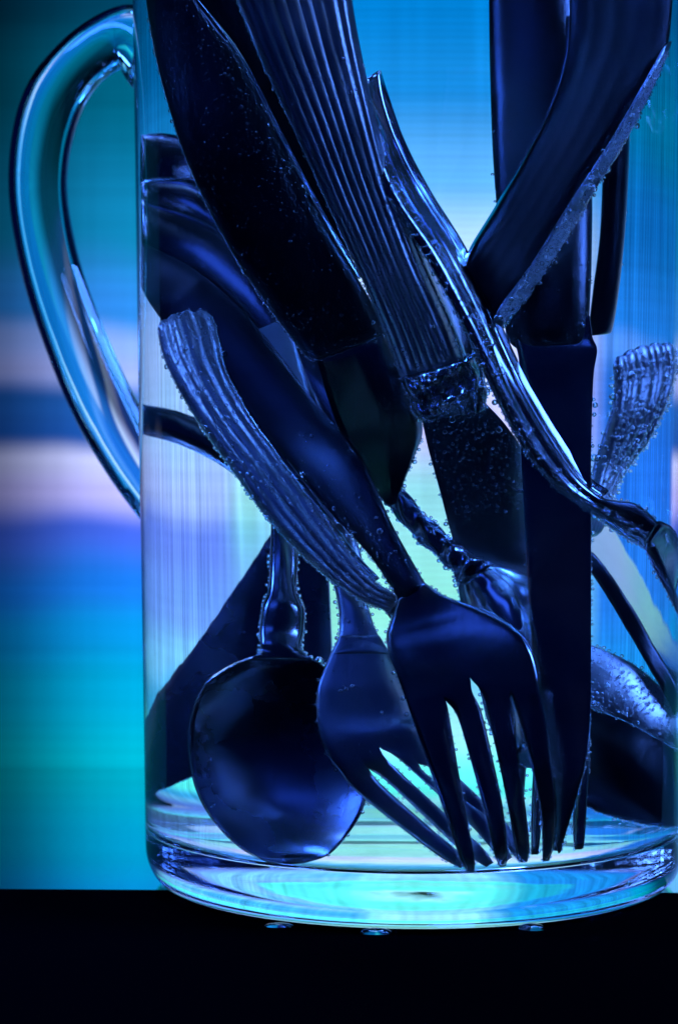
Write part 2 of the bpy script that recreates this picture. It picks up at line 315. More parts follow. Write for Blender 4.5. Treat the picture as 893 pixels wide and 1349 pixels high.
# ------------------------------------------------------------------ cutlery shapes, measured in centimetres: left rim x,y,z, right rim x,y,z, thickness
DATA = {
 'spoonA_bowl': [
  [-2.381,-2.95,4.785,-1.831,-2.95,4.741,0.22],
  [-2.538,-3.0,4.635,-1.709,-3.0,4.625,0.12],
  [-3.093,-3.1,4.414,-1.426,-3.05,4.445,0.08],
  [-3.552,-2.99,4.05,-1.133,-3.1,4.116,0.08],
  [-3.772,-2.72,3.468,-0.865,-3.15,3.652,0.08],
  [-3.806,-2.61,2.902,-0.746,-3.25,3.057,0.08],
  [-3.726,-2.79,2.309,-0.723,-3.35,2.462,0.08],
  [-3.475,-3.02,1.802,-0.838,-3.5,1.967,0.08],
  [-3.08,-3.44,1.386,-1.102,-3.6,1.518,0.08],
  [-2.641,-3.75,1.122,-1.412,-3.75,1.196,0.08],
  [-2.291,-3.85,1.012,-1.779,-3.85,1.027,0.08],
  [-2.124,-3.87,0.993,-1.964,-3.87,0.998,0.05],
 ],
 'spoonA_rim': [
  [-2.566,-2.82,4.621,-2.543,-3.05,4.639,0.04],
  [-3.119,-2.92,4.397,-3.1,-3.15,4.418,0.04],
  [-3.606,-2.97,4.046,-3.561,-3.04,4.054,0.04],
  [-3.812,-2.62,3.454,-3.766,-2.69,3.465,0.04],
  [-3.864,-2.59,2.897,-3.817,-2.66,2.908,0.04],
  [-3.766,-2.69,2.294,-3.72,-2.76,2.305,0.04],
  [-3.528,-3.0,1.796,-3.484,-3.07,1.808,0.04],
  [-3.129,-3.42,1.38,-3.076,-3.41,1.382,0.04],
  [-2.671,-3.57,1.094,-2.647,-3.8,1.129,0.04],
  [-2.322,-3.67,0.985,-2.296,-3.9,1.019,0.04],
 ],
 'spoonA_handle': [
  [-2.183,-0.9,9.949,-1.635,-0.9,10.087,0.2],
  [-2.239,-1.5,8.712,-1.766,-1.5,8.783,0.22],
  [-2.235,-2.1,7.36,-1.808,-2.1,7.364,0.25],
  [-2.276,-2.4,6.352,-1.829,-2.4,6.289,0.26],
  [-2.32,-2.6,5.819,-1.856,-2.6,5.785,0.26],
  [-2.434,-2.7,5.484,-1.739,-2.7,5.468,0.32],
  [-2.497,-2.8,5.11,-1.758,-2.8,5.069,0.3],
  [-2.497,-2.93,4.848,-1.817,-2.93,4.807,0.25],
  [-2.53,-2.99,4.69,-1.733,-2.99,4.678,0.2],
  [-2.741,-3.06,4.569,-1.6,-3.06,4.578,0.12],
 ],
 'forkB_handle': [
  [-2.427,-0.8,10.365,-1.91,-0.8,10.778,0.15],
  [-2.229,-1.4,9.261,-1.608,-1.4,9.467,0.2],
  [-1.997,-1.9,8.174,-1.403,-1.9,8.314,0.22],
  [-1.725,-2.3,7.101,-1.102,-2.3,7.268,0.22],
  [-1.381,-2.65,6.335,-0.84,-2.65,6.474,0.22],
  [-1.212,-2.95,5.585,-0.74,-2.95,5.656,0.2],
  [-1.196,-3.15,5.061,-0.599,-3.15,5.107,0.16],
  [-1.292,-3.36,4.714,-0.359,-3.36,4.722,0.12],
 ],
 'forkA_handle': [
  [-4.373,-0.2,11.286,-4.178,0.1,12.12,0.2],
  [-3.704,-0.6,10.398,-3.299,-0.4,11.603,0.26],
  [-2.977,-1.3,9.257,-2.458,-1.1,10.636,0.3],
  [-2.09,-2.0,8.244,-1.556,-1.9,9.197,0.28],
  [-1.361,-2.75,7.23,-0.833,-2.8,8.12,0.24],
  [-0.773,-3.3,6.534,-0.361,-3.3,7.016,0.24],
  [-0.387,-3.6,5.94,0.028,-3.6,6.26,0.24],
  [-0.241,-3.7,5.628,0.212,-3.7,5.921,0.2],
 ],
 'spoonS_handle': [
  [-4.09,0.3,12.072,-3.985,0.5,12.938,0.2],
  [-3.266,-0.1,11.472,-2.934,0.1,12.484,0.26],
  [-2.474,-0.7,10.477,-2.032,-0.5,11.476,0.28],
  [-1.711,-1.2,9.123,-1.188,-1.0,10.154,0.26],
  [-1.214,-1.6,8.035,-0.638,-1.5,8.923,0.24],
  [-0.831,-1.9,6.954,-0.299,-1.9,7.637,0.2],
 ],
 'spoonT_handle': [
  [-3.855,0.8,12.869,-3.805,0.9,13.305,0.2],
  [-3.403,0.6,12.635,-3.1,0.7,13.282,0.24],
  [-2.903,0.3,12.212,-2.55,0.4,12.8,0.24],
  [-1.974,-0.2,10.9,-1.577,0.0,11.836,0.24],
  [-1.278,-0.5,9.535,-0.834,-0.4,10.644,0.22],
  [-0.511,-0.8,8.017,-0.012,-0.8,8.916,0.2],
 ],
 'spoonU_handle': [
  [-3.691,1.2,13.239,-3.624,1.3,14.196,0.12],
  [-3.245,1.1,13.115,-3.098,1.2,14.113,0.2],
  [-2.576,0.7,12.365,-2.251,0.8,13.323,0.22],
  [-1.559,0.3,10.937,-1.128,0.4,11.777,0.2],
  [-0.603,0.1,9.115,-0.174,0.1,9.954,0.2],
 ],
 'spoonV_handle': [
  [-3.703,1.2,8.473,-3.697,1.2,9.058,0.22],
  [-3.239,1.0,8.319,-3.155,1.0,8.911,0.24],
  [-2.674,0.8,7.932,-2.549,0.8,8.505,0.24],
  [-2.069,0.6,7.333,-1.921,0.6,7.903,0.24],
  [-1.234,0.4,6.641,-1.074,0.4,7.137,0.2],
 ],
 'spoonC_handle': [
  [-4.169,-1.2,10.363,-3.042,-1.0,10.613,0.14],
  [-4.102,-1.3,10.056,-2.977,-1.19,10.22,0.2],
  [-3.938,-1.5,9.64,-2.911,-1.39,9.72,0.26],
  [-3.518,-1.9,8.846,-2.623,-1.79,8.975,0.28],
  [-2.963,-2.4,7.988,-2.125,-2.29,8.14,0.28],
  [-2.367,-2.85,7.09,-1.545,-2.79,7.266,0.28],
  [-1.632,-3.2,6.281,-1.046,-3.19,6.497,0.26],
  [-0.947,-3.4,5.737,-0.625,-3.44,6.006,0.22],
  [-0.41,-3.45,5.477,-0.19,-3.4,5.742,0.18],
 ],
 'spoonC_edge': [
  [-2.982,-1.22,10.22,-2.942,-1.08,10.224,0.05],
  [-2.915,-1.42,9.72,-2.822,-1.28,9.726,0.05],
  [-2.626,-1.82,8.975,-2.524,-1.68,8.987,0.05],
  [-2.127,-2.32,8.14,-2.031,-2.18,8.153,0.05],
  [-1.546,-2.82,7.267,-1.455,-2.68,7.28,0.05],
  [-1.047,-3.22,6.499,-0.962,-3.08,6.522,0.05],
  [-0.625,-3.47,6.008,-0.554,-3.33,6.056,0.05],
 ],
 'spoonC_bowl': [
  [-0.482,-3.4,5.5,-0.215,-3.4,5.768,0.16],
  [-0.189,-3.35,5.07,0.356,-3.35,5.553,0.1],
  [0.175,-3.3,4.639,1.148,-3.3,5.281,0.08],
  [0.538,-3.2,4.47,1.392,-3.2,4.87,0.08],
  [0.875,-3.1,4.408,1.326,-3.1,4.621,0.05],
 ],
 'knifeF_handle': [
  [-4.596,-1.44,17.247,-3.92,-2.4,17.283,0.5],
  [-4.554,-1.44,16.562,-3.632,-2.67,16.307,0.6],
  [-4.364,-2.0,15.195,-2.867,-2.87,15.232,0.65],
  [-3.861,-2.6,13.539,-2.167,-2.97,13.776,0.68],
  [-3.027,-2.7,11.926,-1.451,-2.97,12.308,0.68],
  [-2.306,-2.7,10.797,-0.892,-2.92,11.306,0.62],
  [-1.768,-2.65,10.047,-0.524,-2.8,10.606,0.5],
  [-1.594,-2.6,9.86,-0.405,-2.75,10.367,0.35],
 ],
 'knifeF_edge': [
  [-3.638,-2.7,16.304,-3.596,-2.6,16.312,0.05],
  [-2.871,-2.9,15.229,-2.781,-2.8,15.246,0.05],
  [-2.17,-3.0,13.774,-2.075,-2.9,13.796,0.05],
  [-1.452,-3.0,12.307,-1.365,-2.9,12.332,0.05],
  [-0.893,-2.95,11.305,-0.811,-2.85,11.337,0.05],
 ],
 'knifeF_blade': [
  [-1.558,-2.6,9.994,-0.45,-2.6,10.449,0.14],
  [-1.373,-2.5,9.269,-0.072,-2.5,9.539,0.12],
  [-1.13,-2.4,8.528,0.117,-2.4,8.705,0.11],
  [-0.843,-2.3,7.892,0.024,-2.3,8.245,0.1],
  [-0.595,-2.25,7.512,-0.139,-2.25,7.784,0.08],
  [-0.395,-2.2,7.267,-0.29,-2.2,7.335,0.04],
 ],
 'knifeR_handle': [
  [-3.517,-1.2,16.949,-2.309,-1.6,17.256,0.5],
  [-3.028,-1.4,15.548,-1.669,-1.6,15.899,0.55],
  [-2.301,-1.4,14.173,-1.097,-1.6,14.681,0.55],
  [-1.547,-1.4,12.671,-0.414,-1.6,13.263,0.5],
  [-0.977,-1.4,11.649,0.154,-1.6,12.114,0.35],
 ],
 'knifeG_handle': [
  [-3.182,-3.2,16.691,-1.021,-3.5,16.609,0.5],
  [-2.904,-3.2,16.158,-0.997,-3.5,16.09,0.5],
  [-2.476,-3.3,15.088,-0.855,-3.6,15.169,0.5],
  [-1.972,-3.4,13.944,-0.646,-3.69,14.139,0.5],
  [-1.437,-3.4,12.705,-0.368,-3.69,13.002,0.5],
  [-0.862,-3.4,11.361,0.046,-3.69,11.741,0.5],
  [-0.46,-3.3,10.307,0.505,-3.59,10.654,0.5],
  [-0.218,-3.2,9.566,0.794,-3.49,9.875,0.52],
 ],
 'knifeG_side': [
  [-0.647,-3.72,14.136,-0.596,-3.4,14.167,0.05],
  [-0.369,-3.72,13.0,-0.199,-3.4,13.067,0.05],
  [0.046,-3.72,11.74,0.236,-3.4,11.833,0.05],
  [0.505,-3.62,10.653,0.695,-3.3,10.729,0.05],
  [0.795,-3.52,9.875,0.984,-3.2,9.937,0.05],
 ],
 'knifeG_collar': [
  [-0.242,-3.2,9.672,0.966,-3.4,10.015,0.5],
  [-0.145,-3.15,9.38,1.1,-3.35,9.699,0.62],
  [-0.061,-3.1,9.141,1.135,-3.3,9.434,0.55],
  [0.023,-3.1,8.928,1.134,-3.25,9.169,0.4],
  [0.083,-3.05,8.821,1.133,-3.2,9.035,0.2],
 ],
 'knifeG_blade': [
  [0.095,-3.05,8.941,1.106,-3.15,9.141,0.14],
  [0.203,-2.9,8.365,1.437,-2.9,8.738,0.12],
  [0.38,-2.7,7.637,1.739,-2.6,8.169,0.12],
  [0.544,-2.5,6.916,1.888,-2.4,7.313,0.11],
  [0.706,-2.3,6.27,1.966,-2.25,6.357,0.1],
  [0.983,-2.1,5.537,1.91,-2.1,5.464,0.08],
  [1.39,-1.95,4.774,1.686,-1.95,4.771,0.04],
 ],
 'forkJ_handle': [
  [-0.946,-3.4,14.64,-0.581,-3.09,14.907,0.12],
  [-0.904,-3.6,14.259,-0.529,-3.19,14.407,0.16],
  [-0.737,-3.75,13.57,-0.316,-3.29,13.676,0.18],
  [-0.421,-3.9,12.649,0.093,-3.39,12.797,0.2],
  [0.167,-3.95,11.683,0.651,-3.49,11.82,0.2],
  [0.635,-3.95,10.783,1.068,-3.49,10.901,0.2],
  [0.969,-3.9,10.065,1.354,-3.49,10.184,0.2],
  [1.304,-3.8,9.251,1.71,-3.49,9.407,0.2],
  [1.776,-3.6,8.325,2.19,-3.29,8.539,0.2],
  [2.301,-3.35,7.652,2.659,-3.09,7.816,0.2],
  [2.856,-3.0,7.207,3.088,-2.89,7.459,0.26],
  [3.397,-2.4,6.741,3.649,-2.3,7.305,0.3],
  [3.746,-2.1,6.528,4.069,-2.0,6.955,0.24],
 ],
 'forkJ_edge': [
  [-0.582,-3.12,14.904,-0.551,-2.88,14.943,0.05],
  [-0.53,-3.22,14.404,-0.411,-2.98,14.46,0.05],
  [-0.317,-3.32,13.674,-0.174,-3.08,13.716,0.05],
  [0.093,-3.42,12.795,0.232,-3.18,12.841,0.05],
  [0.652,-3.52,11.819,0.788,-3.28,11.863,0.05],
  [1.069,-3.52,10.901,1.203,-3.28,10.941,0.05],
  [1.356,-3.52,10.184,1.487,-3.28,10.228,0.05],
  [1.712,-3.52,9.407,1.839,-3.28,9.46,0.05],
  [2.193,-3.32,8.54,2.311,-3.08,8.605,0.05],
  [2.662,-3.12,7.817,2.782,-2.88,7.875,0.05],
  [3.092,-2.92,7.46,3.173,-2.68,7.569,0.05],
 ],
 'forkJ_head': [
  [3.68,-2.1,6.584,4.107,-2.0,6.982,0.2],
  [3.859,-1.7,6.255,4.303,-1.5,6.842,0.12],
  [3.98,-1.2,5.831,4.36,-1.0,6.589,0.1],
  [4.098,-0.8,5.389,4.288,-0.5,6.065,0.1],
 ],
 'forkJ_tine1': [
  [3.757,-2.0,6.495,3.987,-1.95,6.57,0.1],
  [3.956,-1.8,6.065,4.172,-1.75,6.167,0.12],
  [4.236,-1.5,5.578,4.44,-1.45,5.665,0.12],
  [4.477,-1.2,5.167,4.548,-0.96,5.228,0.06],
 ],
 'spoonK_handle': [
  [0.82,-3.6,11.517,1.319,-3.4,10.517,0.25],
  [0.942,-3.6,11.832,1.479,-3.4,10.807,0.36],
  [1.28,-3.4,12.447,1.924,-3.2,11.498,0.38],
  [1.763,-3.2,13.383,2.529,-2.9,12.571,0.38],
  [2.142,-2.9,14.257,3.154,-2.6,13.604,0.38],
  [2.365,-2.6,15.176,3.726,-2.3,14.597,0.38],
  [2.393,-2.4,15.929,4.164,-2.0,15.443,0.38],
  [2.346,-2.2,16.894,4.25,-1.8,16.465,0.36],
 ],
 'spoonK_rim': [
  [0.781,-3.0,11.582,0.821,-3.66,11.516,0.04],
  [0.9,-3.0,11.9,0.943,-3.66,11.83,0.04],
  [1.226,-2.8,12.517,1.282,-3.46,12.444,0.04],
  [1.692,-2.6,13.458,1.767,-3.26,13.38,0.04],
  [2.054,-2.3,14.331,2.147,-2.96,14.253,0.04],
  [2.265,-2.0,15.251,2.37,-2.66,15.171,0.04],
  [2.291,-1.8,16.006,2.399,-2.46,15.923,0.04],
 ],
 'spoonK_edge': [
  [1.272,-3.75,10.538,1.371,-3.45,10.463,0.1],
  [1.421,-3.75,10.852,1.674,-3.35,10.834,0.1],
  [1.888,-3.6,11.538,2.202,-3.2,11.631,0.1],
  [2.517,-3.45,12.597,2.87,-3.0,12.807,0.1],
  [3.153,-3.1,13.623,3.499,-2.7,13.894,0.1],
  [3.727,-2.8,14.608,3.978,-2.4,14.808,0.1],
  [4.165,-2.3,15.438,4.282,-2.0,15.581,0.1],
 ],
 'knifeI_handle': [
  [1.055,-0.9,16.895,2.271,-0.9,16.91,0.6],
  [1.1,-1.3,14.967,2.51,-1.3,14.981,0.65],
  [1.187,-1.9,13.177,2.724,-1.9,13.187,0.68],
  [1.331,-2.4,11.682,2.793,-2.4,11.687,0.66],
  [1.426,-2.6,10.942,2.796,-2.6,10.944,0.62],
  [1.409,-2.7,10.447,2.784,-2.7,10.474,0.55],
  [1.473,-2.75,10.206,2.778,-2.75,10.26,0.4],
  [1.646,-2.8,10.046,2.732,-2.8,10.125,0.25],
 ],
 'knifeI_blade': [
  [1.447,-2.75,10.606,2.802,-2.75,10.661,0.14],
  [1.548,-2.8,10.259,2.864,-2.8,10.286,0.14],
  [1.637,-2.85,9.885,2.954,-2.85,10.045,0.14],
  [1.654,-2.9,9.405,2.895,-2.9,9.537,0.14],
  [1.69,-3.0,8.206,2.876,-3.0,8.2,0.14],
  [1.791,-3.1,6.336,2.902,-3.1,6.325,0.13],
  [1.892,-3.2,4.867,2.925,-3.2,4.852,0.12],
  [2.032,-3.3,3.664,2.932,-3.3,3.648,0.11],
  [2.148,-3.4,2.731,2.851,-3.4,2.784,0.1],
  [2.247,-3.45,1.995,2.666,-3.45,2.053,0.08],
  [2.348,-3.5,1.365,2.483,-3.5,1.416,0.05],
  [2.39,-3.5,1.175,2.43,-3.5,1.201,0.03],
 ],
 'knifeL_handle': [
  [2.765,-0.9,15.837,3.038,-0.5,15.886,0.3],
  [2.828,-1.0,13.924,3.106,-0.6,13.957,0.35],
  [2.815,-1.0,12.283,3.034,-0.6,12.303,0.35],
  [2.702,-1.0,11.117,2.933,-0.6,11.128,0.35],
  [2.634,-1.0,10.498,2.854,-0.6,10.504,0.3],
  [2.647,-1.0,10.333,2.82,-0.6,10.366,0.2],
 ],
 'spoonM_handle': [
  [2.877,-0.4,9.7,3.648,0.6,10.043,0.14],
  [2.902,-0.4,9.394,3.665,0.6,9.672,0.2],
  [2.872,-0.5,8.907,3.558,0.4,9.033,0.24],
  [2.771,-0.6,8.394,3.316,0.2,8.429,0.25],
  [2.669,-0.7,7.924,3.053,0.0,7.957,0.25],
  [2.601,-0.9,7.39,2.826,-0.3,7.436,0.25],
  [2.486,-1.0,6.632,2.673,-0.6,6.68,0.25],
 ],
 'knifeN_blade': [
  [2.484,-1.3,6.578,2.192,2.2,7.501,0.06],
  [2.691,-1.2,6.196,2.359,2.3,7.0,0.07],
  [3.135,-1.2,5.494,2.714,2.2,6.002,0.08],
  [3.628,-1.2,4.642,3.026,2.0,5.058,0.08],
  [4.421,-1.0,3.344,3.404,1.6,4.226,0.08],
 ],
 'knifeN_spine': [
  [2.49,-1.35,6.263,2.551,-1.25,6.478,0.12],
  [2.73,-1.3,5.952,2.789,-1.2,6.278,0.12],
  [3.302,-1.3,4.94,3.419,-1.2,5.291,0.12],
  [3.783,-1.3,4.169,3.862,-1.1,4.511,0.12],
  [4.343,-1.1,3.332,4.552,-1.0,3.649,0.12],
 ],
 'spoonO_handle': [
  [2.279,-1.8,3.817,2.237,-1.4,4.971,0.2],
  [2.754,-1.8,3.6,2.723,-1.4,4.713,0.22],
  [3.369,-1.6,3.297,3.315,-1.2,4.374,0.22],
  [3.973,-1.3,2.913,3.814,-0.9,3.903,0.22],
  [4.57,-0.94,2.59,4.439,-0.8,3.29,0.22],
 ],
 'spoonP_bowl': [
  [2.224,-0.6,1.99,2.181,-0.2,3.754,0.15],
  [2.592,-0.5,1.599,2.537,-0.1,3.623,0.15],
  [3.15,-0.4,1.331,3.069,0.0,3.309,0.15],
  [3.699,-0.3,1.176,3.601,0.0,2.919,0.15],
  [4.376,-0.3,1.068,4.166,0.0,2.624,0.15],
 ],
 'knifeQ_blade': [
  [-1.151,-0.2,3.926,-1.298,0.2,8.129,0.1],
  [-2.167,0.1,2.951,-2.078,0.5,6.484,0.1],
  [-3.019,0.5,2.1,-2.864,0.9,4.714,0.1],
  [-3.455,0.9,1.674,-3.319,1.3,3.618,0.1],
  [-3.705,1.2,1.32,-3.518,1.5,2.873,0.06],
 ],
 'spoonD_handle': [
  [-0.762,-1.9,7.799,-0.553,-1.9,8.235,0.2],
  [-0.335,-2.1,7.182,-0.15,-2.1,7.563,0.24],
  [0.002,-2.3,6.731,0.248,-2.3,7.056,0.26],
  [0.403,-2.45,6.332,0.662,-2.45,6.657,0.3],
  [0.618,-2.55,6.068,0.949,-2.55,6.418,0.28],
  [0.714,-2.6,5.854,1.214,-2.6,6.258,0.2],
 ],
 'spoonD_bowl': [
  [0.662,-2.4,5.978,1.11,-2.4,6.329,0.2],
  [0.711,-2.45,5.601,1.634,-2.35,6.134,0.1],
  [0.835,-2.6,5.097,2.016,-2.4,5.822,0.08],
  [0.936,-2.75,4.567,2.276,-2.5,5.283,0.08],
  [1.039,-2.9,4.04,2.455,-2.6,4.609,0.08],
  [1.188,-2.95,3.436,2.521,-2.7,3.802,0.08],
  [1.487,-3.0,2.898,2.443,-2.8,3.066,0.08],
  [1.823,-3.0,2.664,2.196,-2.9,2.701,0.05],
 ],
 'forkE_handle': [
  [1.792,-1.2,10.631,2.313,-1.2,10.632,0.2],
  [1.911,-1.6,8.172,2.363,-1.6,8.17,0.2],
  [1.986,-2.0,5.73,2.352,-2.0,5.726,0.2],
  [1.927,-2.3,4.796,2.525,-2.3,4.788,0.14],
 ],
 'forkE_head': [
  [1.975,-2.3,4.932,2.448,-2.3,4.926,0.14],
  [1.715,-2.4,4.534,2.746,-2.4,4.519,0.1],
  [1.632,-2.6,4.008,2.827,-2.6,3.99,0.1],
  [1.646,-2.8,3.485,2.855,-2.8,3.464,0.1],
 ],
 'forkE_tine1': [
  [1.642,-2.75,3.615,1.865,-2.75,3.613,0.1],
  [1.605,-2.9,2.818,1.803,-2.9,2.816,0.12],
  [1.567,-3.05,1.888,1.742,-3.05,1.885,0.12],
  [1.55,-3.15,1.115,1.675,-3.15,1.113,0.07],
 ],
 'forkE_tine2': [
  [1.927,-2.75,3.612,2.192,-2.75,3.608,0.1],
  [1.904,-2.9,2.814,2.131,-2.9,2.811,0.12],
  [1.88,-3.05,1.883,2.084,-3.05,1.88,0.12],
  [1.89,-3.15,1.11,2.018,-3.15,1.108,0.07],
 ],
 'forkE_tine3': [
  [2.243,-2.75,3.608,2.527,-2.75,3.602,0.1],
  [2.26,-2.9,2.808,2.521,-2.9,2.803,0.12],
  [2.239,-3.05,1.877,2.462,-3.05,1.872,0.12],
  [2.264,-3.15,1.184,2.395,-3.15,1.181,0.07],
 ],
 'forkE_tine4': [
  [2.574,-2.7,3.597,2.856,-2.7,3.59,0.1],
  [2.608,-2.85,2.796,2.866,-2.85,2.789,0.12],
  [2.584,-2.95,1.856,2.829,-2.95,1.85,0.12],
  [2.612,-3.05,1.297,2.804,-3.05,1.292,0.1],
  [2.653,-3.05,1.188,2.763,-3.05,1.184,0.05],
 ],
 'forkA_comb': [
  [-0.265,-3.66,5.705,-0.155,-3.66,5.778,-0.155,-3.66,5.778,-0.045,-3.66,5.852,-0.045,-3.66,5.852,0.065,-3.66,5.925,0.065,-3.66,5.925,0.175,-3.66,5.998,0.2],
  [-0.351,-3.7,5.415,-0.134,-3.7,5.502,-0.134,-3.7,5.502,0.084,-3.7,5.589,0.084,-3.7,5.589,0.302,-3.7,5.676,0.302,-3.7,5.676,0.519,-3.7,5.762,0.16],
  [-0.451,-3.78,5.101,-0.047,-3.78,5.209,-0.047,-3.78,5.209,0.355,-3.78,5.316,0.355,-3.78,5.316,0.759,-3.78,5.422,0.759,-3.78,5.422,1.166,-3.78,5.527,0.13],
  [-0.415,-3.9,4.765,0.104,-3.9,4.88,0.104,-3.9,4.88,0.624,-3.9,4.993,0.624,-3.9,4.993,1.147,-3.9,5.105,1.147,-3.9,5.105,1.68,-3.9,5.215,0.12],
  [-0.304,-4.0,4.469,0.254,-4.0,4.537,0.254,-4.0,4.537,0.801,-4.0,4.643,0.801,-4.0,4.643,1.367,-4.0,4.747,1.367,-4.0,4.747,1.934,-4.0,4.849,0.12],
  [-0.192,-4.07,4.144,0.405,-4.07,4.172,0.405,-4.07,4.172,0.917,-4.07,4.371,0.917,-4.07,4.371,1.487,-4.07,4.368,1.487,-4.07,4.368,2.06,-4.07,4.455,0.12],
  [-0.13,-4.11,3.963,0.518,-4.11,3.977,0.518,-4.11,3.977,0.956,-4.11,4.122,1.082,-4.11,4.162,1.593,-4.11,4.119,1.593,-4.11,4.119,2.104,-4.11,4.193,0.12],
  [-0.03,-4.16,3.65,0.582,-4.16,3.678,0.707,-4.16,3.704,1.111,-4.16,3.782,1.187,-4.16,3.835,1.623,-4.16,3.819,1.688,-4.16,3.831,2.184,-4.08,3.871,0.13],
  [0.285,-4.27,2.708,0.738,-4.27,2.735,0.94,-4.27,2.933,1.309,-4.27,2.971,1.4,-4.27,2.944,1.751,-4.27,2.967,1.93,-4.19,2.956,2.32,-4.03,2.999,0.14],
  [0.565,-4.37,1.859,0.895,-4.37,1.885,1.176,-4.37,2.056,1.486,-4.37,2.133,1.59,-4.37,2.052,1.87,-4.21,2.095,2.117,-4.13,2.082,2.402,-3.97,2.123,0.14],
  [0.772,-4.45,1.246,1.014,-4.45,1.245,1.336,-4.45,1.376,1.567,-4.37,1.389,1.693,-4.29,1.403,1.939,-4.21,1.415,2.154,-4.05,1.444,2.365,-3.97,1.455,0.12],
  [0.875,-4.48,1.024,1.003,-4.48,1.024,1.426,-4.4,1.102,1.539,-4.32,1.103,1.784,-4.24,1.142,1.903,-4.24,1.154,2.159,-4.08,1.127,2.26,-4.0,1.127,0.06],
 ],
 'forkB_comb': [
  [-1.198,-3.2,5.025,-1.035,-3.2,5.026,-1.035,-3.2,5.026,-0.873,-3.2,5.028,-0.873,-3.2,5.028,-0.712,-3.2,5.029,-0.712,-3.2,5.029,-0.551,-3.2,5.03,0.13],
  [-1.416,-3.35,4.551,-1.13,-3.35,4.554,-1.13,-3.35,4.554,-0.847,-3.35,4.557,-0.847,-3.35,4.557,-0.566,-3.35,4.559,-0.566,-3.35,4.559,-0.286,-3.35,4.561,0.12],
  [-1.574,-3.48,4.144,-1.197,-3.48,4.149,-1.197,-3.48,4.149,-0.826,-3.48,4.153,-0.826,-3.48,4.153,-0.458,-3.48,4.156,-0.458,-3.48,4.156,-0.091,-3.48,4.158,0.11],
  [-1.595,-3.62,3.62,-1.162,-3.62,3.633,-1.162,-3.62,3.633,-0.737,-3.62,3.645,-0.737,-3.62,3.645,-0.315,-3.62,3.655,-0.315,-3.62,3.655,0.105,-3.62,3.664,0.11],
  [-1.499,-3.74,3.192,-1.032,-3.74,3.279,-1.032,-3.74,3.279,-0.585,-3.74,3.391,-0.585,-3.74,3.391,-0.165,-3.74,3.448,-0.165,-3.74,3.448,0.254,-3.74,3.423,0.11],
  [-1.388,-3.79,2.932,-0.909,-3.79,2.979,-0.909,-3.79,2.979,-0.561,-3.79,3.13,-0.561,-3.79,3.13,-0.054,-3.79,3.08,-0.054,-3.79,3.08,0.366,-3.79,3.121,0.11],
  [-1.237,-3.83,2.725,-0.748,-3.83,2.758,-0.748,-3.83,2.758,-0.462,-3.83,2.935,-0.35,-3.83,3.002,0.07,-3.83,2.845,0.07,-3.83,2.845,0.466,-3.83,2.885,0.11],
  [-0.962,-3.88,2.36,-0.524,-3.88,2.472,-0.425,-3.88,2.513,-0.189,-3.88,2.662,-0.053,-3.88,2.743,0.257,-3.88,2.624,0.356,-3.88,2.691,0.666,-3.88,2.664,0.12],
  [-0.064,-4.05,1.616,0.285,-4.05,1.725,0.535,-4.05,1.565,0.785,-4.05,1.725,0.911,-4.05,1.804,1.189,-4.05,1.963,1.317,-4.05,1.642,1.548,-4.05,1.799,0.13],
  [0.437,-4.15,1.232,0.713,-4.15,1.351,0.915,-4.15,1.244,1.144,-4.15,1.39,1.258,-4.15,1.415,1.476,-4.15,1.547,1.581,-4.15,1.359,1.789,-4.15,1.49,0.12],
  [0.766,-4.2,0.998,0.905,-4.2,1.091,1.198,-4.2,1.023,1.326,-4.2,1.128,1.507,-4.2,1.127,1.636,-4.2,1.232,1.768,-4.2,1.15,1.899,-4.2,1.255,0.06],
 ],
}
SURF = {}      # sampled front surfaces, for the bubbles
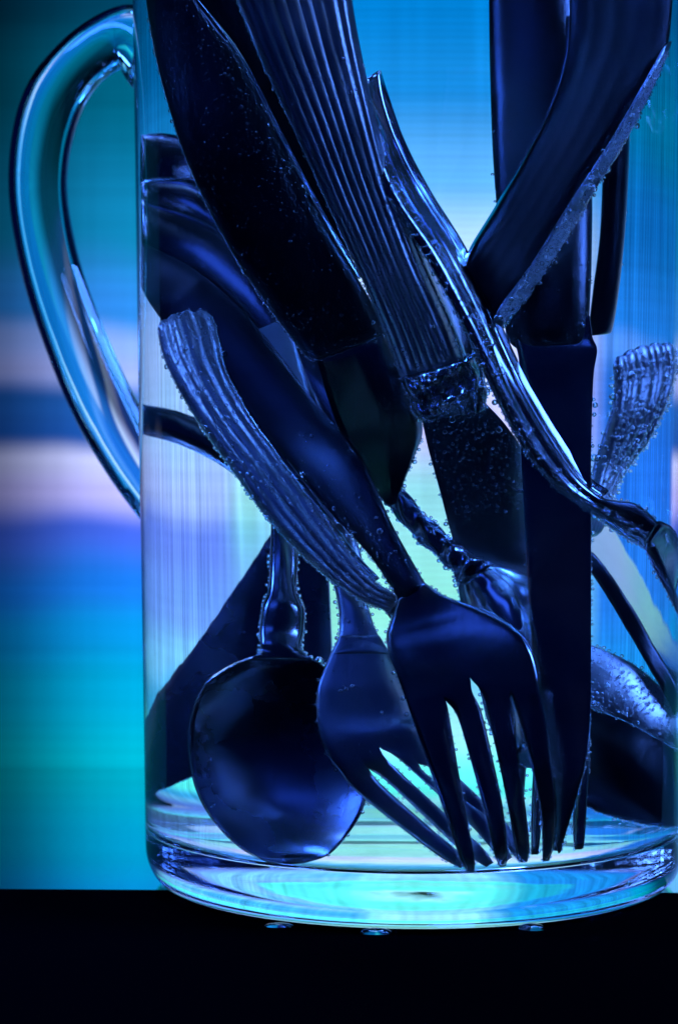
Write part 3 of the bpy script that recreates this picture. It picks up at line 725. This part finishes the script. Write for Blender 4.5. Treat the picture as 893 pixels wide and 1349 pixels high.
def loft(key, name, parent, material, sect='flat', dish=0.0, ribs=0, rib_amp=.02, scallop=0, beads=0, bead_amp=0, n=8, nu=20, face=-1, open0=False, open1=False):
    P = cr_pts(DATA[key], n)
    C = [(Vector(p[0:3]) + Vector(p[3:6])) / 2 for p in P]
    Wd = [(Vector(p[3:6]) - Vector(p[0:3])) / 2 for p in P]
    m_ = len(P); front, back, N = [], [], []
    for i in range(m_):
        t = (C[min(i + 1, m_ - 1)] - C[max(i - 1, 0)]).normalized()
        nn = t.cross(Wd[i]).normalized()
        N.append((nn, t))
    sgn = 1 if sum(a[0].y for a in N) * face > 0 else -1
    cap = 3
    for i in range(m_):
        nn, t = N[i]; nn = nn * sgn; th = max(P[i][6], .02) / 2
        e = min(i, m_ - 1 - i)
        endf = [.45, .8, .95][e] if e < 3 else 1.0
        if (open0 and i < 4) or (open1 and i > m_ - 5): endf = 1.0
        s = i / (m_ - 1)
        fr, bk = [], []
        for j in range(nu + 1):
            u = -1 + 2 * j / nu
            if sect == 'round': u = math.sin(u * math.pi / 2); pr = math.sqrt(max(0, 1 - u * u))
            elif sect == 'flat': u = math.copysign(1 - (1 - abs(u)) ** 1.6, u); pr = max(0, 1 - abs(u) ** 5) ** .5
            elif sect == 'blade': pr = .22 + .78 * (1 - max(0, u)) ** .7 if u < .98 else .1; pr = pr if u > -.98 else .5
            elif sect == 'tine': pr = max(0, 1 - abs(u) ** 3) ** .5
            elif sect == 'bowl': pr = .55 + .45 * (1 - u * u)
            base = C[i] + Wd[i] * u
            if beads:
                base = C[i] + Wd[i] * u * (1 + bead_amp * math.sin(s * beads * 2 * math.pi))
            d = -dish * (1 - u * u) * math.sin(min(1, s * 1.15 + .03) * math.pi) ** .6 if dish else 0
            hh = th * pr * endf
            rb = 0
            if ribs:
                q = abs(math.sin(ribs * math.pi * (u + 1) / 2)) ** .6
                rb = rib_amp * (q - .6) * min(1, e / 2) * (1 if abs(u) < .96 else .2)
            if scallop and i <= 6:
                k = (u + 1) / 2 * scallop; lob = math.sqrt(max(0, 1 - (2 * (k % 1.0) - 1) ** 2))
                arch = math.sqrt(max(0, 1 - u * u))
                base = base - t * ((.09 * lob + .20 * arch) * (1 - i / 6))
            if beads: hh *= 1 + .35 * math.sin(s * beads * 2 * math.pi + u * 2)
            fr.append(base + nn * (d + hh + rb)); bk.append(base + nn * (d - hh - rb * .3))
        front.append(fr); back.append(bk)
    vs, fs = [], []; R = 2 * (nu + 1)
    for i in range(m_):
        vs += [tuple(p) for p in front[i]] + [tuple(p) for p in reversed(back[i])]
    for i in range(m_ - 1):
        for k in range(R):
            l = (k + 1) % R; fs.append((i * R + k, i * R + l, (i + 1) * R + l, (i + 1) * R + k))
    for i in (0, m_ - 1):
        for j in range(nu):
            q = (i * R + j, i * R + j + 1, i * R + R - 2 - j, i * R + R - 1 - j); fs.append(q if i else tuple(reversed(q)))
    o = obj(name, vs, fs, material, parent)
    bm = bmesh.new(); bm.from_mesh(o.data); bmesh.ops.remove_doubles(bm, verts=bm.verts, dist=1e-6); bmesh.ops.recalc_face_normals(bm, faces=bm.faces); bm.to_mesh(o.data); bm.free()
    if sect in ('flat', 'blade'):
        try: o.data.set_sharp_from_angle(angle=math.radians(50))
        except Exception: pass
    SURF[key] = (front, [a[0] * sgn for a in N], nu)
    return o

def comb(key, name, parent, material, root=6, n=6, nu=10):
    """a fork head whose four tines grow out of one sheet; cut afterwards into the head and its tines"""
    P = cr_pts(DATA[key], n); m_ = len(P); V, Fc = [], []
    grid = {}
    for i in range(m_):
        p = P[i]; pts = [Vector(p[3 * k:3 * k + 3]) for k in range(8)]; th = max(p[24], .02) / 2
        across = (pts[7] - pts[0]).normalized()
        q = P[min(i + 1, m_ - 1)]; o_ = P[max(i - 1, 0)]
        s = i / n
        wt = min(1, max(0, (s - (root - .6)) / 2.0)); wt = wt * wt * (3 - 2 * wt)
        for k in range(4):
            a, b = pts[2 * k], pts[2 * k + 1]
            tn = (Vector(q[6 * k:6 * k + 3]) + Vector(q[6 * k + 3:6 * k + 6]) - Vector(o_[6 * k:6 * k + 3]) - Vector(o_[6 * k + 3:6 * k + 6]))
            hn = (Vector(q[0:3]) + Vector(q[21:24]) - Vector(o_[0:3]) - Vector(o_[21:24]))
            nrm = (hn.normalized().lerp(tn.normalized(), wt)).cross(across).normalized()
            if nrm.y > 0: nrm = -nrm
            for j in range(nu + 1):
                u = -1 + 2 * j / nu; u = math.copysign(1 - (1 - abs(u)) ** 1.5, u)
                g = (k + (u + 1) / 2) / 2 - 1
                ph = max(.02, 1 - abs(g) ** 14) ** .5; pt = max(.02, 1 - abs(u) ** 4) ** .5
                pr = ph * (1 - wt) + pt * wt
                bulge = .05 * (1 - g * g) * (1 - wt) * min(1, s / 2)
                base = a.lerp(b, (u + 1) / 2) + nrm * bulge
                grid[i, k, j, 0] = len(V); V.append(base + nrm * th * pr)
                grid[i, k, j, 1] = len(V); V.append(base - nrm * th * pr)
    bm = bmesh.new(); bv = [bm.verts.new(v) for v in V]; L = bm.faces.layers.int.new('piece')
    def same(i, k, e):                       # is this edge shared with the neighbouring tine here
        kk = k + (1 if e else -1)
        if kk < 0 or kk > 3: return False
        return (V[grid[i, k, nu if e else 0, 0]] - V[grid[i, kk, 0 if e else nu, 0]]).length < .012
    for i in range(m_ - 1):
        for k in range(4):
            pc = 0 if i < root * n else k + 1
            fl = []
            for j in range(nu):
                for sd in (0, 1):
                    fl.append([grid[i, k, j, sd], grid[i, k, j + 1, sd], grid[i + 1, k, j + 1, sd], grid[i + 1, k, j, sd]])
            for e in (0, 1):
                j = nu if e else 0
                if not (same(i, k, e) and same(i + 1, k, e)):
                    fl.append([grid[i, k, j, 0], grid[i, k, j, 1], grid[i + 1, k, j, 1], grid[i + 1, k, j, 0]])
            for q in fl:
                f = bm.faces.new([bv[x] for x in q]); f[L] = pc; f.smooth = True
    for k in range(4):
        for j in range(nu):
            for i in (0, m_ - 1):
                f = bm.faces.new([bv[grid[i, k, j, 0]], bv[grid[i, k, j + 1, 0]], bv[grid[i, k, j + 1, 1]], bv[grid[i, k, j, 1]]]); f[L] = 0 if i == 0 else k + 1; f.smooth = True
    bmesh.ops.remove_doubles(bm, verts=bm.verts, dist=.012); bmesh.ops.recalc_face_normals(bm, faces=bm.faces); bm.normal_update()
    for pc in range(5):
        idx, vs, ns, fs = {}, [], [], []
        for f in bm.faces:
            if f[L] != pc: continue
            row = []
            for v in f.verts:
                if v.index not in idx or True:
                    key_ = id(v)
                    if v not in idx: idx[v] = len(vs); vs.append(tuple(v.co)); ns.append(tuple(v.normal))
                row.append(idx[v])
            fs.append(tuple(row))
        o = obj('head' if pc == 0 else 'tine', vs, fs, material, parent)
        o.data.normals_split_custom_set_from_vertices(ns)
    bm.free()
    for k in range(4):
        r0 = 0 if False else root * n
        fr = [[V[grid[i, k, j, 0]] for j in range(nu + 1)] for i in range(r0, m_)]
        SURF[key[:5] + '_tine%d' % (k + 1)] = (fr, [Vector((0, -1, 0))] * len(fr), nu)
    fr = [[V[grid[i, k, j, 0]] for k in range(4) for j in range(nu + 1)] for i in range(0, root * n + 1)]
    SURF[key[:5] + '_head'] = (fr, [Vector((0, -1, 0))] * len(fr), 4 * (nu + 1) - 1)

FG, SG, KG = 'forks standing in the glass jug', 'spoons standing in the glass jug', 'knives standing in the glass jug'
# front fork
t = thing('fork', 'large dark fork at the front with upright tines resting on the jug floor', 'fork', FG)
loft('forkA_handle', 'handle', t, M_DARK, 'round')
comb('forkA_comb', 'head', t, M_STEEL, root=6)
t = thing('fork', 'fork leaning left of the front fork, its slanting tines crossing behind it', 'fork', FG)
loft('forkB_handle', 'handle', t, M_SATIN, 'round'); comb('forkB_comb', 'head', t, M_SATIN, root=6)
t = thing('fork', 'fork mostly hidden behind the upright knife blade, tine tips beside its point', 'fork', FG)
loft('forkE_handle', 'handle', t, M_STEEL, 'round'); loft('forkE_head', 'head', t, M_STEEL, 'flat', open1=True)
for k in range(1, 5): loft('forkE_tine%d' % k, 'tine', t, M_STEEL, 'tine', nu=12, open0=True)
t = thing('fork', 'slender bubbly fork seen edge-on, crossing in front of the upright knife', 'fork', FG)
loft('forkJ_handle', 'handle', t, M_STEEL, 'flat', ribs=2, rib_amp=.02, n=12); loft('forkJ_edge', 'edge', t, M_BRIGHT, 'flat', nu=10); loft('forkJ_head', 'head', t, M_STEEL, 'flat'); loft('forkJ_tine1', 'tine', t, M_STEEL, 'tine', nu=12, open0=True)  # edge: strip added to show the bright ridge line
# spoons
t = thing('spoon', 'dark spoon at lower left with its broad bowl facing the front', 'spoon', SG)
loft('spoonA_handle', 'handle', t, M_STEEL, 'round'); loft('spoonA_bowl', 'bowl', t, M_SOFT, 'bowl', dish=.30, nu=32); loft('spoonA_rim', 'rim', t, M_BRIGHT, 'flat', nu=6)  # rim: thin pale strip added as the bright line on the left
t = thing('spoon', 'spoon with a fluted scalloped handle end thick with bubbles, leaning from the left wall', 'spoon', SG)
loft('spoonC_handle', 'handle', t, M_BRUSH, 'flat', ribs=4, rib_amp=.045, scallop=4, nu=36); loft('spoonC_edge', 'edge', t, M_BRIGHT, 'flat', nu=8); loft('spoonC_bowl', 'bowl', t, M_STEEL, 'bowl', dish=.1)  # edge: added strip drawing the highlight down the right side
t = thing('spoon', 'spoon with a beaded neck and shiny bowl between the front fork and upright knife', 'spoon', SG)
loft('spoonD_handle', 'handle', t, M_STEEL, 'round', beads=5, bead_amp=.10); loft('spoonD_bowl', 'bowl', t, M_BRIGHT, 'bowl', dish=-.35, nu=32)
t = thing('spoon', 'broad ridged spoon handle slanting down from the upper right corner', 'spoon', SG)
loft('spoonK_handle', 'handle', t, M_MATTE, 'flat', ribs=5, rib_amp=.018, nu=40); loft('spoonK_rim', 'rim', t, M_BRIGHT, 'flat', nu=6); loft('spoonK_edge', 'side_face', t, M_SATIN, 'flat')  # rim: added strip for the bright line on the handle's left
t = thing('spoon', 'pale blue fan-ended spoon handle near the right wall of the jug', 'spoon', SG)
loft('spoonM_handle', 'handle', t, M_BRUSH, 'flat', ribs=5, rib_amp=.05, scallop=5, nu=40)
t = thing('spoon', 'spoon lying low at the right with a bubble-covered curved stem', 'spoon', SG)
loft('spoonO_handle', 'handle', t, M_BRUSH, 'round')
t = thing('spoon', 'dark spoon bowl resting on the jug floor at lower right', 'spoon', SG)
loft('spoonP_bowl', 'bowl', t, M_DARK, 'bowl', dish=-.3)
for key, lab in (('spoonS', 'dark spoon handle with a glossy arc, lowest of the stack above the scalloped handle end'),
                 ('spoonT', 'glossy spoon handle nested between two others at the left wall'),
                 ('spoonU', 'blunt-ended spoon handle topmost of those stacked at the left wall'),
                 ('spoonV', 'thin dark rod standing in for the refracted jug handle, curving right from the left wall below the scalloped handle end')):  # the last rod imitates the jug handle as bent by the water
    t = thing('spoon', lab, 'spoon', SG)
    loft(key + '_handle', 'handle', t, M_STEEL, 'round')
# knives
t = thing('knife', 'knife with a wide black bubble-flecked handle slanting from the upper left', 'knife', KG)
loft('knifeF_handle', 'handle', t, M_DARK, 'round'); loft('knifeF_edge', 'edge', t, M_BRIGHT, 'flat', nu=8); loft('knifeF_blade', 'blade', t, M_STEEL, 'blade')  # edge: added strip standing for the highlight along the handle
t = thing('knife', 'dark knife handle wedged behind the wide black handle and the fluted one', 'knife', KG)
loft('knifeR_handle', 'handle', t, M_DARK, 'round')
t = thing('knife', 'knife with a long fluted handle and ornate collar at upper centre', 'knife', KG)
loft('knifeG_handle', 'handle', t, M_BRUSH, 'flat', ribs=9, rib_amp=.045, nu=54)
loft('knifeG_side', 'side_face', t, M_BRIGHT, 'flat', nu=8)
loft('knifeG_collar', 'collar', t, M_STEEL, 'flat', ribs=5, rib_amp=.12, beads=2, bead_amp=.03, nu=40)
loft('knifeG_blade', 'blade', t, M_BRUSH, 'blade')
t = thing('knife', 'long upright knife right of centre, blade point down beside the front fork', 'knife', KG)
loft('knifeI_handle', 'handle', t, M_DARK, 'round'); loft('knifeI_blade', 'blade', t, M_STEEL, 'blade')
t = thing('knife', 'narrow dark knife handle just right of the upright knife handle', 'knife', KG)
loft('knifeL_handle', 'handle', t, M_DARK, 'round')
t = thing('knife', 'knife with a bright cyan blade slanting down at the right wall', 'knife', KG)
loft('knifeN_blade', 'blade', t, M_STEEL, 'blade', face=-1); loft('knifeN_spine', 'spine', t, M_DARK, 'flat')
t = thing('knife', 'dark broad knife blade slanting behind the lower left spoon to the left wall', 'knife', KG)
loft('knifeQ_blade', 'blade', t, M_SOFT, 'blade')

# ------------------------------------------------------------------ bubbles
ICO = None
def ico():
    bm = bmesh.new(); bmesh.ops.create_icosphere(bm, subdivisions=2, radius=1)
    v = [tuple(x.co) for x in bm.verts]; f = [tuple(y.index for y in x.verts) for x in bm.faces]; bm.free(); return v, f
IV, IF = ico(); BV, BF = [], []
placed = {}
def bubble(p, r):
    cell = (int(p.x / .08), int(p.y / .08), int(p.z / .08))
    for dx in (-1, 0, 1):
        for dy in (-1, 0, 1):
            for dz in (-1, 0, 1):
                for q, s in placed.get((cell[0] + dx, cell[1] + dy, cell[2] + dz), ()):
                    if (q - p).length < (r + s) * 1.02: return
    if math.hypot(p.x, p.y) > ri(p.z) - r - .02: return
    if noise.noise(p * 1.7) + .35 * noise.noise(p * 6.0) < random.uniform(-1.1, .0): return
    placed.setdefault(cell, []).append((p, r))
    b = len(BV)
    BV.extend((p.x + x * r, p.y + y * r, p.z + z * r) for x, y, z in IV); BF.extend((a + b, c + b, d + b) for a, c, d in IF)
def rad(a, b): return 1.28 * (a + (b - a) * random.random() ** 2.2) * (1.7 if random.random() < .06 else 1)
def edge_bubbles(key, side, count, s0=0, s1=1, r=(.010, .034)):
    count = int(count * 1.9)
    fr, N, nu = SURF[key]; m_ = len(fr)
    for _ in range(count):
        s = s0 + (s1 - s0) * random.random(); x = s * (m_ - 1); i = min(int(x), m_ - 2); t = x - i
        j = 0 if side == 'L' else nu; k = 1 if side == 'L' else nu - 1
        p = fr[i][j].lerp(fr[i + 1][j], t); q = fr[i][k].lerp(fr[i + 1][k], t)
        out = (p - q); out = out.normalized() if out.length > 1e-6 else Vector((0, 0, 1)); rr = rad(*r)
        bubble(p + (out * random.uniform(.3, 1) + N[i] * random.uniform(0, 1)).normalized() * rr * 1.05, rr)
def face_bubbles(key, count, s0=0, s1=1, u0=-1, u1=1, r=(.008, .03)):
    count = int(count * 2.2)
    fr, N, nu = SURF[key]; m_ = len(fr)
    for _ in range(count):
        s = s0 + (s1 - s0) * random.random(); x = s * (m_ - 1); i = min(int(x), m_ - 2); t = x - i
        y = ((u0 + (u1 - u0) * random.random()) + 1) / 2 * nu; j = min(max(int(y), 0), nu - 1); tu = y - j
        p = fr[i][j].lerp(fr[i + 1][j], t).lerp(fr[i][j + 1].lerp(fr[i + 1][j + 1], t), tu); rr = rad(*r)
        a = fr[i + 1][j] - fr[i][j]; b = fr[i][j + 1] - fr[i][j]; n_ = a.cross(b)
        n_ = n_.normalized() if n_.length > 1e-9 else N[i]
        if n_.dot(N[i]) < 0: n_ = -n_
        bubble(p + n_ * rr * 1.03, rr)
face_bubbles('spoonC_handle', 1100, .0, .95); edge_bubbles('spoonC_handle', 'L', 420); edge_bubbles('spoonC_handle', 'R', 60)
edge_bubbles('knifeF_handle', 'L', 420, .2, 1, (.01, .03)); face_bubbles('knifeF_handle', 420, .15, 1, -1, .8, (.006, .02)); face_bubbles('knifeF_handle', 160, .25, .6, .1, .95, (.01, .028)); edge_bubbles('knifeF_handle', 'R', 70)
edge_bubbles('knifeG_handle', 'L', 500, .05, 1, (.008, .026)); face_bubbles('knifeG_handle', 420, .3, 1, -1, 1, (.007, .022)); edge_bubbles('knifeG_handle', 'R', 150, .4, 1)
face_bubbles('knifeG_collar', 130, 0, 1); edge_bubbles('knifeG_collar', 'R', 30); edge_bubbles('knifeG_collar', 'L', 30)
face_bubbles('knifeG_blade', 260, 0, .5, -.9, .9, (.008, .026)); edge_bubbles('knifeG_blade', 'L', 14)
edge_bubbles('forkJ_handle', 'L', 520, .05, 1, (.01, .034)); face_bubbles('forkJ_handle', 330, .1, 1, -1, 0); edge_bubbles('forkJ_handle', 'R', 60); edge_bubbles('forkJ_tine1', 'L', 40)
face_bubbles('spoonK_edge', 620, .05, .95, -1, 1, (.010, .034)); edge_bubbles('spoonK_edge', 'R', 220, 0, .8, (.012, .036)); face_bubbles('spoonK_handle', 120, .1, .9, .5, 1, (.008, .02))
face_bubbles('spoonM_handle', 420, 0, .9, -1, 1, (.012, .035)); edge_bubbles('spoonM_handle', 'L', 40); edge_bubbles('spoonM_handle', 'R', 60)
edge_bubbles('spoonA_handle', 'L', 40, .3, .9); edge_bubbles('spoonA_handle', 'R', 50, .3, .9)
edge_bubbles('spoonA_bowl', 'L', 42, .05, .95, (.012, .026)); edge_bubbles('spoonA_bowl', 'R', 45, .05, .95)
edge_bubbles('forkB_handle', 'L', 70, .4, 1); face_bubbles('forkB_handle', 60, .3, .9); edge_bubbles('forkB_handle', 'R', 10)
edge_bubbles('forkB_head', 'L', 22); face_bubbles('forkB_head', 14); edge_bubbles('forkA_head', 'L', 16); edge_bubbles('forkA_head', 'R', 8)
face_bubbles('forkA_handle', 90, .45, .95, -1, 1); edge_bubbles('forkA_handle', 'L', 50, .4, 1)
for f_ in ('forkA', 'forkB', 'forkE'):
    for k in range(1, 5):
        edge_bubbles('%s_tine%d' % (f_, k), 'L', 16, .15, 1, (.009, .022)); edge_bubbles('%s_tine%d' % (f_, k), 'R', 12, .15, 1, (.009, .022))
edge_bubbles('knifeI_blade', 'R', 130, .3, 1, (.010, .028)); edge_bubbles('knifeI_blade', 'L', 20, .2, .7); face_bubbles('knifeI_handle', 110, .2, 1, -1, 1, (.007, .02)); edge_bubbles('knifeL_handle', 'R', 24)
edge_bubbles('spoonD_handle', 'L', 60); edge_bubbles('spoonD_handle', 'R', 30); face_bubbles('spoonD_handle', 60); edge_bubbles('spoonD_bowl', 'L', 34)
face_bubbles('spoonO_handle', 420, 0, 1, -1, 1, (.010, .03)); edge_bubbles('spoonP_bowl', 'L', 150, .2, 1, (.014, .036))
edge_bubbles('knifeN_blade', 'L', 30); edge_bubbles('knifeF_blade', 'R', 26)
bo = obj('air_bubbles', BV, BF, M_BUB); tag(bo, 'tiny silvery air bubbles clinging to the cutlery under water', 'bubbles', kind='stuff')
print('bubbles', len(BF) // 80)

# a seed bubble in the base glass, water drops at the foot
vs = [(x * .045 + 3.62, y * .045 - 2.75, z * .045 + .55) for x, y, z in IV]
tag(obj('air_bubble', vs, IF, M_SEED), 'single dark round air bubble trapped in the thick glass base at right', 'bubble')
def drop(name, x, y, rx, ry, h, label):
    pr = [(math.cos(a * math.pi / 16), math.sin(a * math.pi / 16)) for a in range(0, 9)]
    v, f = lathe([(max(r, .01), z) for r, z in pr], n=32, cap_start=True, cap_end=True)
    tag(obj(name, [(x + a * rx, y + b * ry, -.006 + c * h) for a, b, c in v], f, M_SURF), label, 'water drop', 'water drops at the foot of the jug')
drop('water_drop', -2.35, -4.35, .26, .14, .06, 'flat water drop at the foot of the jug, left of the other drops')
drop('water_drop', -.65, -4.85, .28, .16, .09, 'water drop at the front of the jug foot, the middle one')
drop('water_drop', 2.05, -4.45, .24, .16, .10, 'water drop below the glass base to the right of the others')
